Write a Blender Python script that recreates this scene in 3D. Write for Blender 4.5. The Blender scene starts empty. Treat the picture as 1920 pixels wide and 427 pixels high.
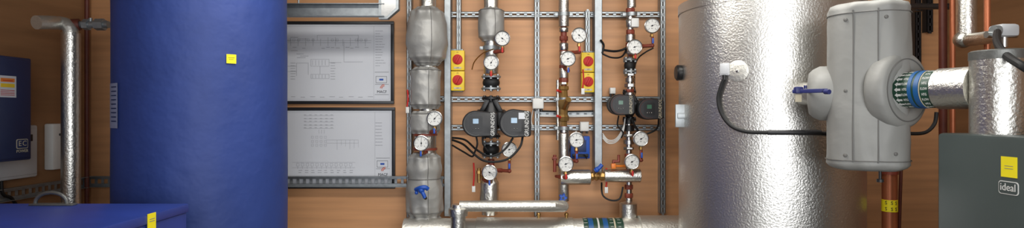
import bpy, bmesh, math, random
from mathutils import Vector, Matrix, noise
random.seed(3)
F=1081.0; CZ=1.5; CY=213.5
def p(px,py,d): return Vector(((px-960)*d/F, d, CZ-(py-CY)*d/F))
def lin(c):
    o=[]
    for x in c:
        x/=255.0
        o.append(x/12.92 if x<=0.04045 else ((x+0.055)/1.055)**2.4)
    return (*o,1)
sc=bpy.context.scene
sc.view_settings.view_transform='Standard'
X=Vector((1,0,0));Y=Vector((0,1,0));Z=Vector((0,0,1))
# ---------------- materials
def mat(name,col,rough=.5,metal=0,bump=None,var=None,stretch=None,spec=None,bump2=None):
    m=bpy.data.materials.new(name);m.use_nodes=True
    n=m.node_tree.nodes;l=m.node_tree.links;b=n['Principled BSDF']
    c=lin(col);b.inputs['Base Color'].default_value=c
    b.inputs['Roughness'].default_value=rough;b.inputs['Metallic'].default_value=metal
    if spec is not None:b.inputs['Specular IOR Level'].default_value=spec
    tc=n.new('ShaderNodeTexCoord');src=tc.outputs['Object']
    if stretch:
        mp=n.new('ShaderNodeMapping');mp.inputs['Scale'].default_value=stretch
        l.new(src,mp.inputs['Vector']);src=mp.outputs['Vector']
    if var:
        t=n.new('ShaderNodeTexNoise');t.inputs['Scale'].default_value=var[0];t.inputs['Detail'].default_value=6
        l.new(src,t.inputs['Vector'])
        r=n.new('ShaderNodeValToRGB')
        a=var[1]
        r.color_ramp.elements[0].position=.3;r.color_ramp.elements[1].position=.7
        r.color_ramp.elements[0].color=(c[0]*(1-a),c[1]*(1-a),c[2]*(1-a),1)
        r.color_ramp.elements[1].color=(min(1,c[0]*(1+a)),min(1,c[1]*(1+a)),min(1,c[2]*(1+a)),1)
        l.new(t.outputs['Fac'],r.inputs['Fac']);l.new(r.outputs['Color'],b.inputs['Base Color'])
    prev=None
    for bp_ in (bump,bump2):
        if bp_:
            t=n.new('ShaderNodeTexNoise');t.inputs['Scale'].default_value=bp_[0];t.inputs['Detail'].default_value=3
            if len(bp_)>3:t.inputs['Distortion'].default_value=bp_[3]
            l.new(src,t.inputs['Vector'])
            u=n.new('ShaderNodeBump');u.inputs['Strength'].default_value=bp_[1];u.inputs['Distance'].default_value=bp_[2]
            l.new(t.outputs['Fac'],u.inputs['Height'])
            if prev: l.new(prev,u.inputs['Normal'])
            prev=u.outputs['Normal'];l.new(prev,b.inputs['Normal'])
    return m
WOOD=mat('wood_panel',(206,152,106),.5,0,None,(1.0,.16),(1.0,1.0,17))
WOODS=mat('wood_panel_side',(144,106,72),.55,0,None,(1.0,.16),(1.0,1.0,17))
CONC=mat('concrete',(120,118,112),.8,0,(20,.3,.01),(3,.2))
CEIL=mat('ceiling_paint',(190,188,180),.8,0,(30,.1,.005),(2,.05))
FOIL=mat('foil_cladding',(214,212,205),.34,1,(95,.55,.004),(4,.08))
FOILH=mat('foil_header_cladding',(216,214,206),.45,.88,(80,.55,.004),(4,.06))
FOILT=mat('foil_tank_cladding',(216,214,209),.33,.97,(115,.62,.0034),(2,.05))
GREYJ=mat('grey_fabric',(146,146,142),.55,.08,(7,.35,.018,.4),(5,.06),bump2=(26,.18,.004,.4))
GREYP=mat('silvered_grey_fabric',(158,157,153),.45,.25,(8,.35,.018,.4),(5,.08),bump2=(34,.22,.004,.4))
SEAM=mat('grey_seam',(108,107,104),.6,0,(60,.1,.002),(10,.08))
BLUEV=mat('blue_vinyl',(40,63,130),.58,0,(9,.45,.015),(2.5,.12))
BLUEB=mat('blue_enamel',(38,59,140),.4,0,(6,.05,.01),(4,.16))
BLUED=mat('dark_blue_enamel',(36,52,94),.4,0,(6,.03,.01),(4,.08))
GALV=mat('galvanised_steel',(156,161,163),.42,.7,(60,.08,.003),(25,.14))
CAPM=mat('dull_metal_cap',(120,121,118),.5,.8,(80,.3,.003),(8,.12))
STEEL=mat('bright_steel',(200,200,198),.25,1,(40,.05,.002),(20,.08))
BLACK=mat('black_plastic',(22,22,23),.4,0,(80,.1,.002),(10,.1))
DGREY=mat('dark_grey_casting',(36,36,38),.45,.0,(60,.15,.002),(10,.12))
RUBBER=mat('black_rubber',(18,18,19),.6,0,(50,.1,.002),(10,.1))
REDOX=mat('red_oxide_pipe',(128,58,42),.5,.1,(50,.2,.003),(15,.2))
REDDK=mat('dark_red_pipe',(100,48,36),.5,.1,(50,.2,.003),(15,.2))
COPPER=mat('copper_brown',(176,104,70),.36,.5,(30,.1,.003),(6,.2))
BRASS=mat('brass',(176,140,84),.35,.9,(50,.15,.003),(15,.12))
WHITE=mat('white_plastic',(220,220,216),.45,0,(60,.03,.002),(8,.03))
PALEG=mat('pale_grey_casing',(190,192,194),.45,0,(60,.03,.002),(8,.03))
PAPER=mat('white_paper',(210,213,219),.6,0,(20,.05,.002),(2,.03))
INK=mat('drawing_ink',(120,122,130),.7,0,None,(20,.05))
INKD=mat('dark_ink',(35,36,42),.7,0,None,(20,.05))
FRAME=mat('frame_black',(32,34,38),.4,0,(60,.05,.002),(10,.08))
RED=mat('red_plastic',(190,36,30),.6,0,(60,.03,.002),(10,.06))
YEL=mat('yellow_plastic',(238,203,46),.5,0,(60,.03,.002),(10,.05))
STICK=mat('yellow_sticker',(250,232,30),.5,0,None,(10,.04))
BLUEH=mat('blue_handle',(28,78,170),.4,0,(60,.05,.002),(10,.1))
NAVYH=mat('navy_handle',(40,46,104),.45,0,(60,.05,.002),(10,.1))
BOIL=mat('boiler_casing',(68,78,77),.42,0,(120,.06,.001),(5,.05))
BAND_G=mat('green_tape',(34,68,52),.4,0,None,(20,.08))
BAND_B=mat('blue_tape',(30,88,144),.4,0,None,(20,.08))
LCD=mat('display_screen',(150,180,205),.2,0,None,(20,.08))
LCDD=mat('dim_display',(70,110,90),.2,0,None,(20,.1))
ORANGE=mat('orange_plastic',(230,130,50),.4,0,None,(20,.06))
SAND=mat('badge_sand',(196,186,160),.5,0,None,(20,.05))
# ---------------- builder
WL={}
class B:
    def __init__(s): s.v=[];s.f=[];s.m=[]
    def add(s,vs,fs,mi=0):
        o=len(s.v);s.v+= [Vector(a) for a in vs]
        for f in fs: s.f.append([i+o for i in f]);s.m.append(mi)
        return s
    def box(s,c,sz,mi=0,bev=0,R=None,seg=2):
        bm=bmesh.new();bmesh.ops.create_cube(bm,size=1)
        for v in bm.verts: v.co=Vector((v.co.x*sz[0],v.co.y*sz[1],v.co.z*sz[2]))
        if bev>0: bmesh.ops.bevel(bm,geom=list(bm.edges),offset=bev,segments=seg,profile=.5,affect='EDGES')
        bm.verts.index_update();c=Vector(c)
        vs=[(R@v.co if R else v.co)+c for v in bm.verts];fs=[[v.index for v in f.verts] for f in bm.faces];bm.free()
        return s.add(vs,fs,mi)
    def lathe(s,o,ax,prof,seg=24,mi=0,fn=None,cap=True):
        o=Vector(o);ax=Vector(ax).normalized()
        e1=ax.orthogonal().normalized() if abs(ax.z)<.9 else Vector((1,0,0));e1=(e1-ax*e1.dot(ax)).normalized();e2=ax.cross(e1)
        vs=[];fs=[]
        for k,(t,r) in enumerate(prof):
            for j in range(seg):
                a=2*math.pi*j/seg;rr=r
                if fn: rr=r*fn(a,k/(len(prof)-1),t)
                vs.append(o+ax*t+(e1*math.cos(a)+e2*math.sin(a))*rr)
        for k in range(len(prof)-1):
            for j in range(seg):
                a=k*seg+j;b=k*seg+(j+1)%seg
                fs.append([a,b,b+seg,a+seg])
        if cap:
            fs.append(list(range(seg))[::-1]);n=(len(prof)-1)*seg;fs.append([n+j for j in range(seg)])
        return s.add(vs,fs,mi)
    def cyl(s,a,b,r,r1=None,seg=24,mi=0):
        a=Vector(a);b=Vector(b)
        return s.lathe(a,b-a,[(0,r),((b-a).length,r if r1 is None else r1)],seg,mi)
    def tube(s,pts,r,seg=10,mi=0,sm=0,closed=False):
        pts=[Vector(q) for q in pts]
        if sm:
            q=[pts[0]]+pts+[pts[-1]];o=[]
            for i in range(1,len(q)-2):
                for k in range(sm):
                    t=k/sm;a,b,c,d=q[i-1:i+3]
                    o.append(.5*((2*b)+(c-a)*t+(2*a-5*b+4*c-d)*t*t+(3*b-a-3*c+d)*t**3))
            o.append(pts[-1]);pts=o
        n=len(pts);e=None;vs=[];fs=[]
        for i in range(n):
            t=(pts[min(i+1,n-1)]-pts[max(i-1,0)]).normalized()
            e=t.orthogonal().normalized() if e is None else (e-t*e.dot(t)).normalized()
            e2=t.cross(e)
            rr=r
            if 0<i<n-1:
                c=(pts[i]-pts[i-1]).normalized().dot((pts[i+1]-pts[i]).normalized());rr=r/max(.72,math.cos(math.acos(max(-1,min(1,c)))/2))
            for j in range(seg):
                a=2*math.pi*j/seg;vs.append(pts[i]+(e*math.cos(a)+e2*math.sin(a))*rr)
        for k in range(n-1):
            for j in range(seg):
                a=k*seg+j;b=k*seg+(j+1)%seg;fs.append([a,b,b+seg,a+seg])
        fs.append(list(range(seg))[::-1]);fs.append([(n-1)*seg+j for j in range(seg)])
        return s.add(vs,fs,mi)
    def sph(s,c,r,mi=0,seg=16):
        pr=[(-r*math.cos(math.pi*k/10),max(1e-4,r*math.sin(math.pi*k/10))) for k in range(11)]
        return s.lathe(c,Z,pr,seg,mi)
    def prism(s,out,o,rt,up,dep,mi=0,cham=0,csc=.94):
        o=Vector(o);rt=Vector(rt);up=Vector(up);nn=rt.cross(up);n=len(out)
        cx=sum(q[0] for q in out)/n;cy=sum(q[1] for q in out)/n
        rings=[(-dep,1),(-cham,1)]+([(-cham*.3,(1+csc)/2+.015),(0,csc)] if cham else [])
        if not cham: rings=[(-dep,1),(0,1)]
        vs=[];fs=[]
        for (h,k) in rings:
            for q in out: vs.append(o+rt*(cx+(q[0]-cx)*k)+up*(cy+(q[1]-cy)*k)+nn*h)
        for k in range(len(rings)-1):
            for j in range(n):
                a=k*n+j;b=k*n+(j+1)%n;fs.append([a,b,b+n,a+n])
        fs.append(list(range(n))[::-1]);fs.append([(len(rings)-1)*n+j for j in range(n)])
        return s.add(vs,fs,mi)
    def text(s,txt,size,o,rt,up,mi=0,fn=None,ext=.0004,al='CENTER',sx=1):
        cu=bpy.data.curves.new('t','FONT');cu.body=txt;cu.size=size;cu.align_x=al;cu.align_y='CENTER';cu.resolution_u=2;cu.extrude=ext
        ob=bpy.data.objects.new('t',cu);sc.collection.objects.link(ob)
        dg=bpy.context.evaluated_depsgraph_get();me=bpy.data.meshes.new_from_object(ob.evaluated_get(dg))
        o=Vector(o);rt=Vector(rt);up=Vector(up);nn=rt.cross(up)
        if fn: vs=[fn(v.co.x*sx,v.co.y,v.co.z) for v in me.vertices]
        else: vs=[o+rt*v.co.x*sx+up*v.co.y+nn*v.co.z for v in me.vertices]
        s.add(vs,[list(f.vertices) for f in me.polygons],mi)
        bpy.data.objects.remove(ob);bpy.data.curves.remove(cu);bpy.data.meshes.remove(me);return s
    def fin(s,name,mats,parent=None,label=None,cat=None,group=None,kind=None,ang=35):
        lo=Vector([min(v[i] for v in s.v) for i in range(3)]);hi=Vector([max(v[i] for v in s.v) for i in range(3)])
        c=(lo+hi)/2
        me=bpy.data.meshes.new(name);me.from_pydata([v-c for v in s.v],[],s.f)
        if not isinstance(mats,(list,tuple)): mats=[mats]
        for m in mats: me.materials.append(m)
        me.polygons.foreach_set('material_index',s.m);me.polygons.foreach_set('use_smooth',[True]*len(s.f))
        me.update();me.set_sharp_from_angle(angle=math.radians(ang))
        ob=bpy.data.objects.new(name,me);sc.collection.objects.link(ob)
        if parent: ob.parent=parent;ob.location=c-WL[parent.name]
        else: ob.location=c
        WL[ob.name]=c
        if label: ob['label']=label
        if cat: ob['category']=cat
        if group: ob['group']=group
        if kind: ob['kind']=kind
        return ob
def thing(name,loc,label,cat,group=None):
    e=bpy.data.objects.new(name,None);e.empty_display_size=.05;sc.collection.objects.link(e)
    e.location=Vector(loc);WL[e.name]=Vector(loc);e['label']=label;e['category']=cat
    if group:e['group']=group
    return e
def nz(*a): return noise.noise(Vector(a))
# ---------------- room
WX0,WX1,WD,CH=-2.92,2.97,4.0,2.7
B().box(((WX0+WX1)/2,WD+.05,CH/2),(WX1-WX0+.2,.1,CH)).fin('wall_back',WOOD,kind='structure')
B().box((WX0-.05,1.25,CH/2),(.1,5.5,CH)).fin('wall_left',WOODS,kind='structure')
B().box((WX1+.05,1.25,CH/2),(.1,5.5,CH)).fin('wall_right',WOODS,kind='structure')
B().box((0.02,1.25,-.05),(WX1-WX0+.2,5.6,.1)).fin('floor',CONC,kind='structure')
B().box((0.02,1.25,CH+.05),(WX1-WX0+.2,5.6,.1)).fin('ceiling',CEIL,kind='structure')
# ---------------- blue tank
class Tank:
    def __init__(s,x,y,R): s.c=Vector((x,y,0));s.R=R
    def hit(s,px,py,off=0):
        d=Vector(((px-960)/F,1,0));a=d.dot(d);b=-2*d.dot(s.c);c=s.c.dot(s.c)-s.R**2
        disc=max(0,b*b-4*a*c);t=(-b-math.sqrt(disc))/(2*a)
        q=d*t;n=(q-s.c).normalized();q=s.c+n*(s.R+off);q.z=CZ-(py-CY)*t/F
        return q,n,t
    def patch(s,bb,px0,px1,py0,py1,off=.002,mi=0,n=8):
        q0,n0,t0=s.hit(px0,py0);q1,n1,t1=s.hit(px1,py1)
        a0=math.atan2(n0.y,n0.x);a1=math.atan2(n1.y,n1.x);t=(t0+t1)/2
        if a1<a0-math.pi:a1+=2*math.pi
        if a0<a1-math.pi:a0+=2*math.pi
        z0=CZ-(py0-CY)*t/F;z1=CZ-(py1-CY)*t/F;vs=[];fs=[]
        for k in range(n+1):
            a=a0+(a1-a0)*k/n
            for z in (z0,z1): vs.append((s.c.x+math.cos(a)*(s.R+off),s.c.y+math.sin(a)*(s.R+off),z))
        for k in range(n): fs.append([2*k,2*k+1,2*k+3,2*k+2])
        bb.add(vs,fs,mi)
T1=Tank(-1.59,2.98,.4)
t=thing('storage_tank',(T1.c.x,T1.c.y,0),'tall cylindrical tank in a dark blue vinyl jacket','tank')
def wr(a,u,z): return 1+.007*nz(math.cos(a)*2,math.sin(a)*2,z*2.2)+.004*nz(math.cos(a)*6,math.sin(a)*6,z*5)
B().lathe(T1.c,Z,[(.02,.39)]+[(.03+2.3*k/60,.4) for k in range(61)]+[(2.36,.37)],96,0,wr).fin('tank_jacket',BLUEV,t,ang=60)
B().lathe(T1.c,Z,[(0,.36),(.03,.36)],48).fin('tank_base',BLACK,t)
b=B();b.lathe(Vector((T1.c.x,T1.c.y,0)),Z,[(2.355,.3),(2.40,.2),(2.42,.05)],48);b.fin('tank_lid',BLUEV,t)
b=B();T1.patch(b,424,442,102,119,.006);b.fin('sticker',STICK,t,label='small yellow sticker')
b=B();T1.patch(b,427,439,108,108.7,.0065);T1.patch(b,428,437,111,111.6,.0065);b.fin('sticker_print',INKD,t)
b=B();T1.patch(b,209,223,156,240,.006);b.fin('rating_label',mat('label_grey_blue',(138,146,176),.5,0,None,(20,.1)),t,label='narrow grey rating label')
b=B()
for k in range(9): T1.patch(b,212,221,162+k*8,164+k*8,.008)
b.fin('label_print',BLUED,t)
# ---------------- silver tank
T2=Tank(1.35,3.05,.45)
t=thing('buffer_vessel',(T2.c.x,T2.c.y,0),'large cylindrical vessel clad in crinkled silver foil','tank')
TOPZ=CZ+(CY-10)*3.13/F
def wr2(a,u,z): return 1+.0018*nz(math.cos(a)*4,math.sin(a)*4,z*1.2)
B().lathe(T2.c,Z,[(.05,.44)]+[(.06+(TOPZ-.08)*k/60,.45) for k in range(61)]+[(TOPZ-.005,.44)],112,0,wr2).fin('cladding',FOILT,t,ang=50)
B().lathe((T2.c.x,T2.c.y,0),Z,[(TOPZ-.006,.435),(TOPZ+.03,.38),(TOPZ+.07,.2),(TOPZ+.08,.03)],64).fin('top_dome',FOILT,t)
B().lathe(T2.c,Z,[(0,.4),(.05,.4)],48).fin('vessel_base',DGREY,t)
b=B();b.lathe((T2.c.x,T2.c.y,0),Z,[(TOPZ-.055,.4535),(TOPZ-.005,.4535)],96,cap=False);b.fin('seam_tape',FOILT,t)
b=B();T2.patch(b,1500,1514,-60,520,.0015);b.fin('vertical_seam_tape',FOILT,t)
q,n,tt=T2.hit(1383,133)
b=B();b.lathe(q-n*.004,n,[(0,.05),(.006,.05),(.0075,.047),(.008,.004)],32);b.fin('inspection_plate',FOILH,t,label='round foil plate')
b=B();b.lathe(q+n*.0035,n,[(0,.007),(.003,.007),(.004,.005)],20);b.fin('plate_disc',STEEL,t)
q=Vector((T2.c.x-.45,T2.c.y+.02,CZ+(CY-137)*3.1/F))
b=B();b.lathe(q+X*.03,-X,[(0,.03),(.03,.03),(.031,.04),(.05,.042),(.058,.034),(.06,.01)],24);b.fin('side_port_cap',BLACK,t,label='black round cap')
b=B();b.box((T2.c.x-.455,T2.c.y-.03,CZ+(CY-217)*3.0/F),(.08,.012,.12),0,.003);b.box((T2.c.x-.455,T2.c.y-.035,CZ+(CY-217)*3.0/F),(.06,.012,.03),0,.003);b.fin('side_bracket',GALV,t)
# sensor
q,n,tt=T2.hit(1360,130)
s_=thing('tank_sensor',q,'small grey thermostat sensor housing with black cable on the vessel','sensor')
rt=Vector((-n.y,n.x,0)).normalized()
if rt.x<0: rt=-rt
R=Matrix((rt,-n,Z)).transposed()
b=B();b.box(q+n*.006,(.048,.012,.058),0,.004,R);b.box(q+n*.0125,(.036,.003,.044),0,.001,R);b.fin('housing',PALEG,s_)
b=B();b.cyl(q+n*.010-Z*.027,q+n*.010-Z*.050,.009);b.fin('cable_gland',BLACK,s_)
pts=[q+n*.011-Z*.046]
for (a,c) in [(1355,160),(1349,185),(1355,212),(1372,235),(1398,246),(1430,248),(1470,248),(1505,249),(1545,250),(1580,256)]:
    pts.append(T2.hit(a,c,.011)[0])
b=B();b.tube(pts,.009,10,0,6);b.fin('cable',RUBBER,s_)
b=B();b.tube([T2.hit(a,248,.012)[0] for a in range(1440,1541,12)],.0115,12);b.fin('conduit',DGREY,s_)
# ---------------- grey jacketed valve
J=Vector((1.431,2.32,0));zc=CZ+.09;u=Vector((.4,-.917,0)).normalized()
zt=CZ+205*2.3/F;zb=CZ-106*2.25/F
t=thing('jacketed_valve',(J.x,J.y,zb),'large valve wrapped in padded grey insulation beside the silver vessel','valve')
H=zt-zb
def pleat(a,u_,z):
    e=max(0,1-u_/.10)**1.3+max(0,(u_-.90)/.10)**1.3
    sq=.045*math.cos(4*(a-.25))
    rid=abs(nz(math.cos(a)*2.2+5,math.sin(a)*2.2,z*5))
    return 1+sq+.03*nz(math.cos(a)*1.4,math.sin(a)*1.4,z*3.5)-.035*rid+.008+.010*nz(math.cos(a)*4+3,math.sin(a)*4,z*10)+.04*e*math.cos(9*a+z*4)
prof=[(.014,.03),(.004,.08),(0,.115),(.010,.137)]+[(.022+(H-.045)*k/90,.149+.003*math.sin(k/90*math.pi)) for k in range(91)]+[(H-.008,.142),(H,.122),(H-.006,.06)]
B().lathe((J.x,J.y,zb),Z,prof,140,0,pleat).fin('insulation_cover',GREYJ,t,ang=80)
def cov(a,zz,off=.0008):
    rr=.1512*pleat(a,(zz-zb)/H,zz-zb)+off;return Vector((J.x+math.cos(a)*rr,J.y+math.sin(a)*rr,zz))
for ang0 in (-140,-108):
    b=B();a=math.radians(ang0)
    b.tube([cov(a,zb+.035+(H-.07)*k/60) for k in range(61)],.0024,6);b.fin('seam',SEAM,t)
for zz in (zb+.04,zt-.045):
    b=B();b.tube([cov(math.radians(-200+225*k/60),zz) for k in range(61)],.0022,6);b.fin('seam',SEAM,t)
for (aa,zz) in ((-150,zt-.07),(-98,zt-.07),(-150,zb+.06),(-85,zb+.07),(-150,zc)):
    q=cov(math.radians(aa),zz,0);nn=Vector((math.cos(math.radians(aa)),math.sin(math.radians(aa)),0))
    b=B();b.lathe(q-nn*.004,nn,[(0,.007),(.006,.007),(.008,.004)],12);b.fin('fastening_button',SEAM,t)
b=B();b.lathe((J.x-.02,J.y-.11,zb+.012),-Z,[(0,.005),(.04,.005),(.041,.012),(.052,.012)],12);b.fin('lacing_toggle',DGREY,t)
def pl2(a,u_,z): return 1+.025*nz(math.cos(a)*2,math.sin(a)*2,z*9+4)+.01*math.sin(17*a)*max(0,(u_-.5))/.5
Jc=Vector((J.x,J.y,zc))
B().lathe(Jc,u,[(.0,.108),(.05,.110),(.076,.112),(.078,.130),(.084,.143),(.096,.148),(.130,.148),(.146,.144),(.155,.132),(.158,.112),(.157,.092),(.150,.080),(.135,.070)],120,0,pl2).fin('side_collar',GREYJ,t,ang=80,label='padded ring shaped grey collar')
e2=u.cross(Z)
def ring(s,r): return [Jc+u*s+(e2*math.cos(q_/60*2*math.pi)+Z*math.sin(q_/60*2*math.pi))*r*pl2(0,0,0) for q_ in range(61)]
b=B();b.tube(ring(.1585,.118),.0024,6);b.fin('seam',SEAM,t)
b=B();b.tube(ring(.074,.116),.005,6);b.fin('tie_strap',DGREY,t)
v=Vector((-.86,.5,0)).normalized()
B().lathe(Jc+v*.08-Z*.005,v,[(.0,.10),(.05,.112),(.09,.112),(.115,.10),(.13,.085),(.135,.05)],72,0,pl2).fin('side_collar',GREYJ,t,ang=80)
b=B();b.tube([Jc+v*.06,Jc+v*.12+Y*.06,Vector((1.31,2.56,zc)),Vector((1.32,2.60,zc))],.05,20,0,4);b.fin('nozzle',FOIL,t)
l0=p(1486,168,2.2);l1=p(1552,173,2.12)
b=B();b.box((l0+l1)/2,((l1-l0).length,.010,.015),0,.003,Matrix.Rotation(math.atan2((l1-l0).y,(l1-l0).x),3,'Z'));
b.box(p(1497,169,2.19),(.030,.024,.026),0,.005);b.cyl(p(1510,166,2.18),p(1510,160,2.18),.006);b.cyl(p(1547,172,2.12),p(1555,172,2.1),.009)
b.fin('lever_handle',NAVYH,t,label='dark blue lever handle')
b=B();b.cyl(p(1502,170,2.2),p(1520,171,2.36),.009);b.fin('lever_spindle',STEEL,t)
b=B();b.box(p(1497,184,2.2),(.024,.004,.028),0,.001);b.fin('tag',SAND,t)
# ---------------- boiler + flue pipe
t=thing('boiler',(1.85,1.6,0),'dark grey-green floor standing boiler cabinet with yellow sticker','boiler')
B().box((1.85,1.61,.742),(.7,.85,1.384),0,.012).fin('casing',BOIL,t)
B().box((1.85,1.61,.025),(.64,.8,.05),0,.004).fin('plinth',BLACK,t)
def bp(px,py,x=1.4995):
    d=x*F/(px-960);return Vector((x,d,CZ-(py-CY)*d/F))
b=B();b.box(bp(1892,313),(.002,.056,.062),0,0);b.fin('sticker',STICK,t,label='yellow square sticker')
b=B()
for k in range(2): b.box(bp(1892,311+k*5)+X*-.0012,(.0008,.03,.0015),0)
b.fin('sticker_print',INK,t)
b=B();c=bp(1891,352)
def rrect(w,h,r,n=5):
    o=[]
    for (sx,sy,a0) in ((1,-1,-90),(1,1,0),(-1,1,90),(-1,-1,180)):
        for k in range(n+1):
            a=math.radians(a0+90*k/n);o.append((sx*(w/2-r)+r*math.cos(a),sy*(h/2-r)+r*math.sin(a)))
    return o
b.prism(rrect(.070,.040,.009),c-X*.001,-Y,Z,.002,0)
b.prism(rrect(.065,.035,.008),c-X*.0018,-Y,Z,.002,1)
b.text('ideal',.032,c-X*.0024+Z*.001,-Y,Z,0,sx=.95);b.fin('maker_badge',[WHITE,BOIL],t)
fp=Vector((1.61,1.91,1.434))
t=thing('flow_header_pipe',fp,'thick foil-clad vertical pipe stub rising from the boiler','pipe')
B().lathe(fp,Z,[(0,.077),(.25,.077)],48).fin('pipe_cladding',FOIL,t)
B().lathe(fp,Z,[(.245,.0785),(.272,.0785),(.276,.072)],48).fin('end_cap',CAPM,t)
t=thing('branch_pipe',Jc+u*.13,'foil-clad horizontal pipe with green and blue identification bands','pipe')
B().lathe(Jc+u*.13,u,[(0,.064),(.14,.064)],40).fin('pipe_core',FOIL,t)
B().lathe(Jc+u*.268,u,[(0,.06),(.004,.073),(.115,.073)],40).fin('pipe_cladding',FOIL,t)
def bnd(s0,s1,r,m,nm='identification_band'):
    return B().lathe(Jc+u*s0,u,[(0,r-.001),(.0005,r),(s1-s0-.0005,r),(s1-s0,r-.001)],48).fin(nm,m,t)
bnd(.14,.271,.068,BAND_G);bnd(.196,.209,.070,BAND_B);bnd(.217,.234,.070,BAND_B);bnd(.2355,.2385,.0695,SAND)
if e2.x>0:e2=-e2
def cyl_txt(s0,a0,R):
    def fn(x,y,z):
        a=a0+y/R;return Jc+u*(s0+x)+(e2*math.cos(a)+Z*math.sin(a))*(R+z)
    return fn
for (s0,ph) in ((.254,0),(.186,1)):
    b=B()
    for k in range(-4,6): b.text('HTG' if (k+ph)%2 else 'FLOW',.0135,(0,0,0),X,Z,0,cyl_txt(s0,k*.3,.0682),al='CENTER',sx=.62)
    b.fin('band_lettering',WHITE,t)
b=B()
for k in range(-4,6):
    a0=k*.3
    vs=[cyl_txt(0,a0,.0682)(x,y,.0006) for x,y in [(.150,0),(.160,.009),(.160,.004),(.173,.004),(.173,-.004),(.160,-.004),(.160,-.009)]];b.add(vs,[list(range(len(vs)))[::-1]])
b.fin('band_arrows',WHITE,t)
# ---------------- blue cabinet bottom left
zt_=CZ-(381-CY)*2.3/F
t=thing('plant_cabinet',(-1.95,1.7,0),'low bright blue enamelled equipment cabinet with yellow sticker','cabinet')
B().box((-1.93,1.7,zt_/2),(1.27,1.19,zt_-.07),0,.004).fin('cabinet_body',BLUEB,t)
b=B();b.box((-1.933,1.7,zt_-.0175),(1.29,1.2,.035),0,.006);b.fin('cabinet_lid',BLUEB,t)
B().box((-1.93,1.7,.02),(1.2,1.1,.04)).fin('plinth',BLACK,t)
d=1.285*F/(960-285);c=Vector((-1.2860,d,CZ-(415-CY)*d/F))
b=B();b.box(c,(.003,.045,.06));b.fin('sticker',STICK,t,label='yellow sticker')
b=B();b.box(c+X*.0018+Z*.01,(.001,.03,.002));b.box(c+X*.0018+Z*.002,(.001,.03,.002));b.fin('sticker_print',INK,t)
d=2.25;b=B()
c0=p(66,382,d);c0.z=zt_
w=60*d/F
pts=[c0]+[c0+X*(w/2+math.cos(math.pi*(1-k/12))*w/2*.98)+Z*(.012+math.sin(math.pi*(1-k/12))*.038) for k in range(13)]+[c0+X*w]
b.tube(pts,.007,10);b.box(c0+X*.07+Z*.004,(.17,.03,.008),0,.002);b.fin('lifting_handle',CAPM,label='arched grey metal lifting handle on the blue cabinet',cat='handle')
# ---------------- left wall equipment
t=thing('control_cabinet',(-2.765,3.0,CZ-.26),'dark blue wall cabinet with white warning label','cabinet')
B().box((-2.765,2.94,CZ+.028),(.13,.6,.565),0,.008).fin('enclosure',BLUED,t)
B().box((-2.698,2.94,CZ+.028),(.008,.57,.54),0,.003).fin('cabinet_door',BLUED,t)
B().box((-2.875,2.85,CZ+.05),(.09,.3,.4),0,.003).fin('wall_bracket',DGREY,t)
def lp(px,py,x=2.6925):
    d=x*F/(960-px);return Vector((-x,d,CZ-(py-CY)*d/F))
b=B();b.box(lp(12,162),(.002,.12,.115),0);b.fin('warning_label',PAPER,t)
b=B();b.box(lp(14,150)+X*.0015,(.001,.085,.02));b.fin('warning_stripe',ORANGE,t)
b=B();b.box(lp(14,160)+X*.0015,(.001,.085,.02));b.fin('warning_stripe',YEL,t)
b=B()
for k in range(4): b.box(lp(14,169+k*3)+X*.0015,(.001,.085,.003))
b.box(lp(14,151)+X*.0022,(.001,.06,.004));b.fin('warning_print',RED,t)
c=lp(42,272);b=B()
b.prism(rrect(.074,.052,.008),c+Z*.008,Y,Z,.0016,0);b.prism(rrect(.067,.045,.007),c+Z*.008+X*.0006,Y,Z,.0016,1)
b.text('E',.040,c+Z*.009+X*.001-Y*.016,Y,Z,0);b.text('C',.040,c+Z*.009+X*.001+Y*.013,Y,Z,0);b.text('POWER',.022,c-Z*.032,Y,Z,0)
b.fin('maker_badge',[SAND,BLUED],t)
t=thing('electrical_unit',(-2.88,3.3,CZ-.38),'pale grey plastic electrical unit below the dark blue cabinet','electrical box')
B().box((-2.882,3.3,CZ-.22),(.076,.32,.31),0,.012).fin('housing',PALEG,t)
B().box((-2.841,3.3,CZ-.22),(.008,.29,.27),0,.003).fin('front_cover',PALEG,t)
B().box((-2.836,3.38,CZ-.14),(.006,.06,.04),0,.002).fin('control_panel',DGREY,t)
t=thing('meter_box',(-2.89,3.62,CZ-.35),'slim white plastic box fixed to the side wall','electrical box')
B().box((-2.891,3.65,CZ-.205),(.058,.11,.29),0,.01).fin('housing',WHITE,t)
b=B();b.sph((-2.862,3.65,CZ-.13),.008);b.fin('indicator',DGREY,t)
b=B();b.tube([(-2.86,3.17,CZ-.37),(-2.86,3.17,CZ-.5),(-2.88,3.2,CZ-.58),(-2.89,3.25,CZ-.7),(-2.9,3.25,0)],.012,10,0,5);b.fin('power_cable',RUBBER,label='black cable hanging below the grey electrical unit',cat='cable')
b=B();b.tube([(-2.87,3.24,CZ-.37),(-2.87,3.25,CZ-.45),(-2.88,3.33,CZ-.50),(-2.9,3.38,CZ-.66),(-2.9,3.38,0)],.009,10,0,5);b.fin('power_cable',RUBBER,label='slim black cable hanging below the grey electrical unit',cat='cable')
d=3.3
t=thing('riser_pipe',p(135,380,d),'foil-clad vertical pipe with elbow near the side wall','pipe')
a=p(133,62,d);B().lathe((a.x,a.y,0),Z,[(0,.047),(a.z,.047)],32).fin('vertical_run',FOIL,t)
pts=[p(68,42,3.14),p(88,42,3.2),Vector((a.x-.062,a.y-.01,a.z+.056)),Vector((a.x-.03,a.y,a.z+.050)),Vector((a.x-.006,a.y,a.z+.028)),Vector((a.x,a.y,a.z-.01))]
b=B();b.tube(pts,.038,28,0,6);b.fin('elbow',FOILH,t)
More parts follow.
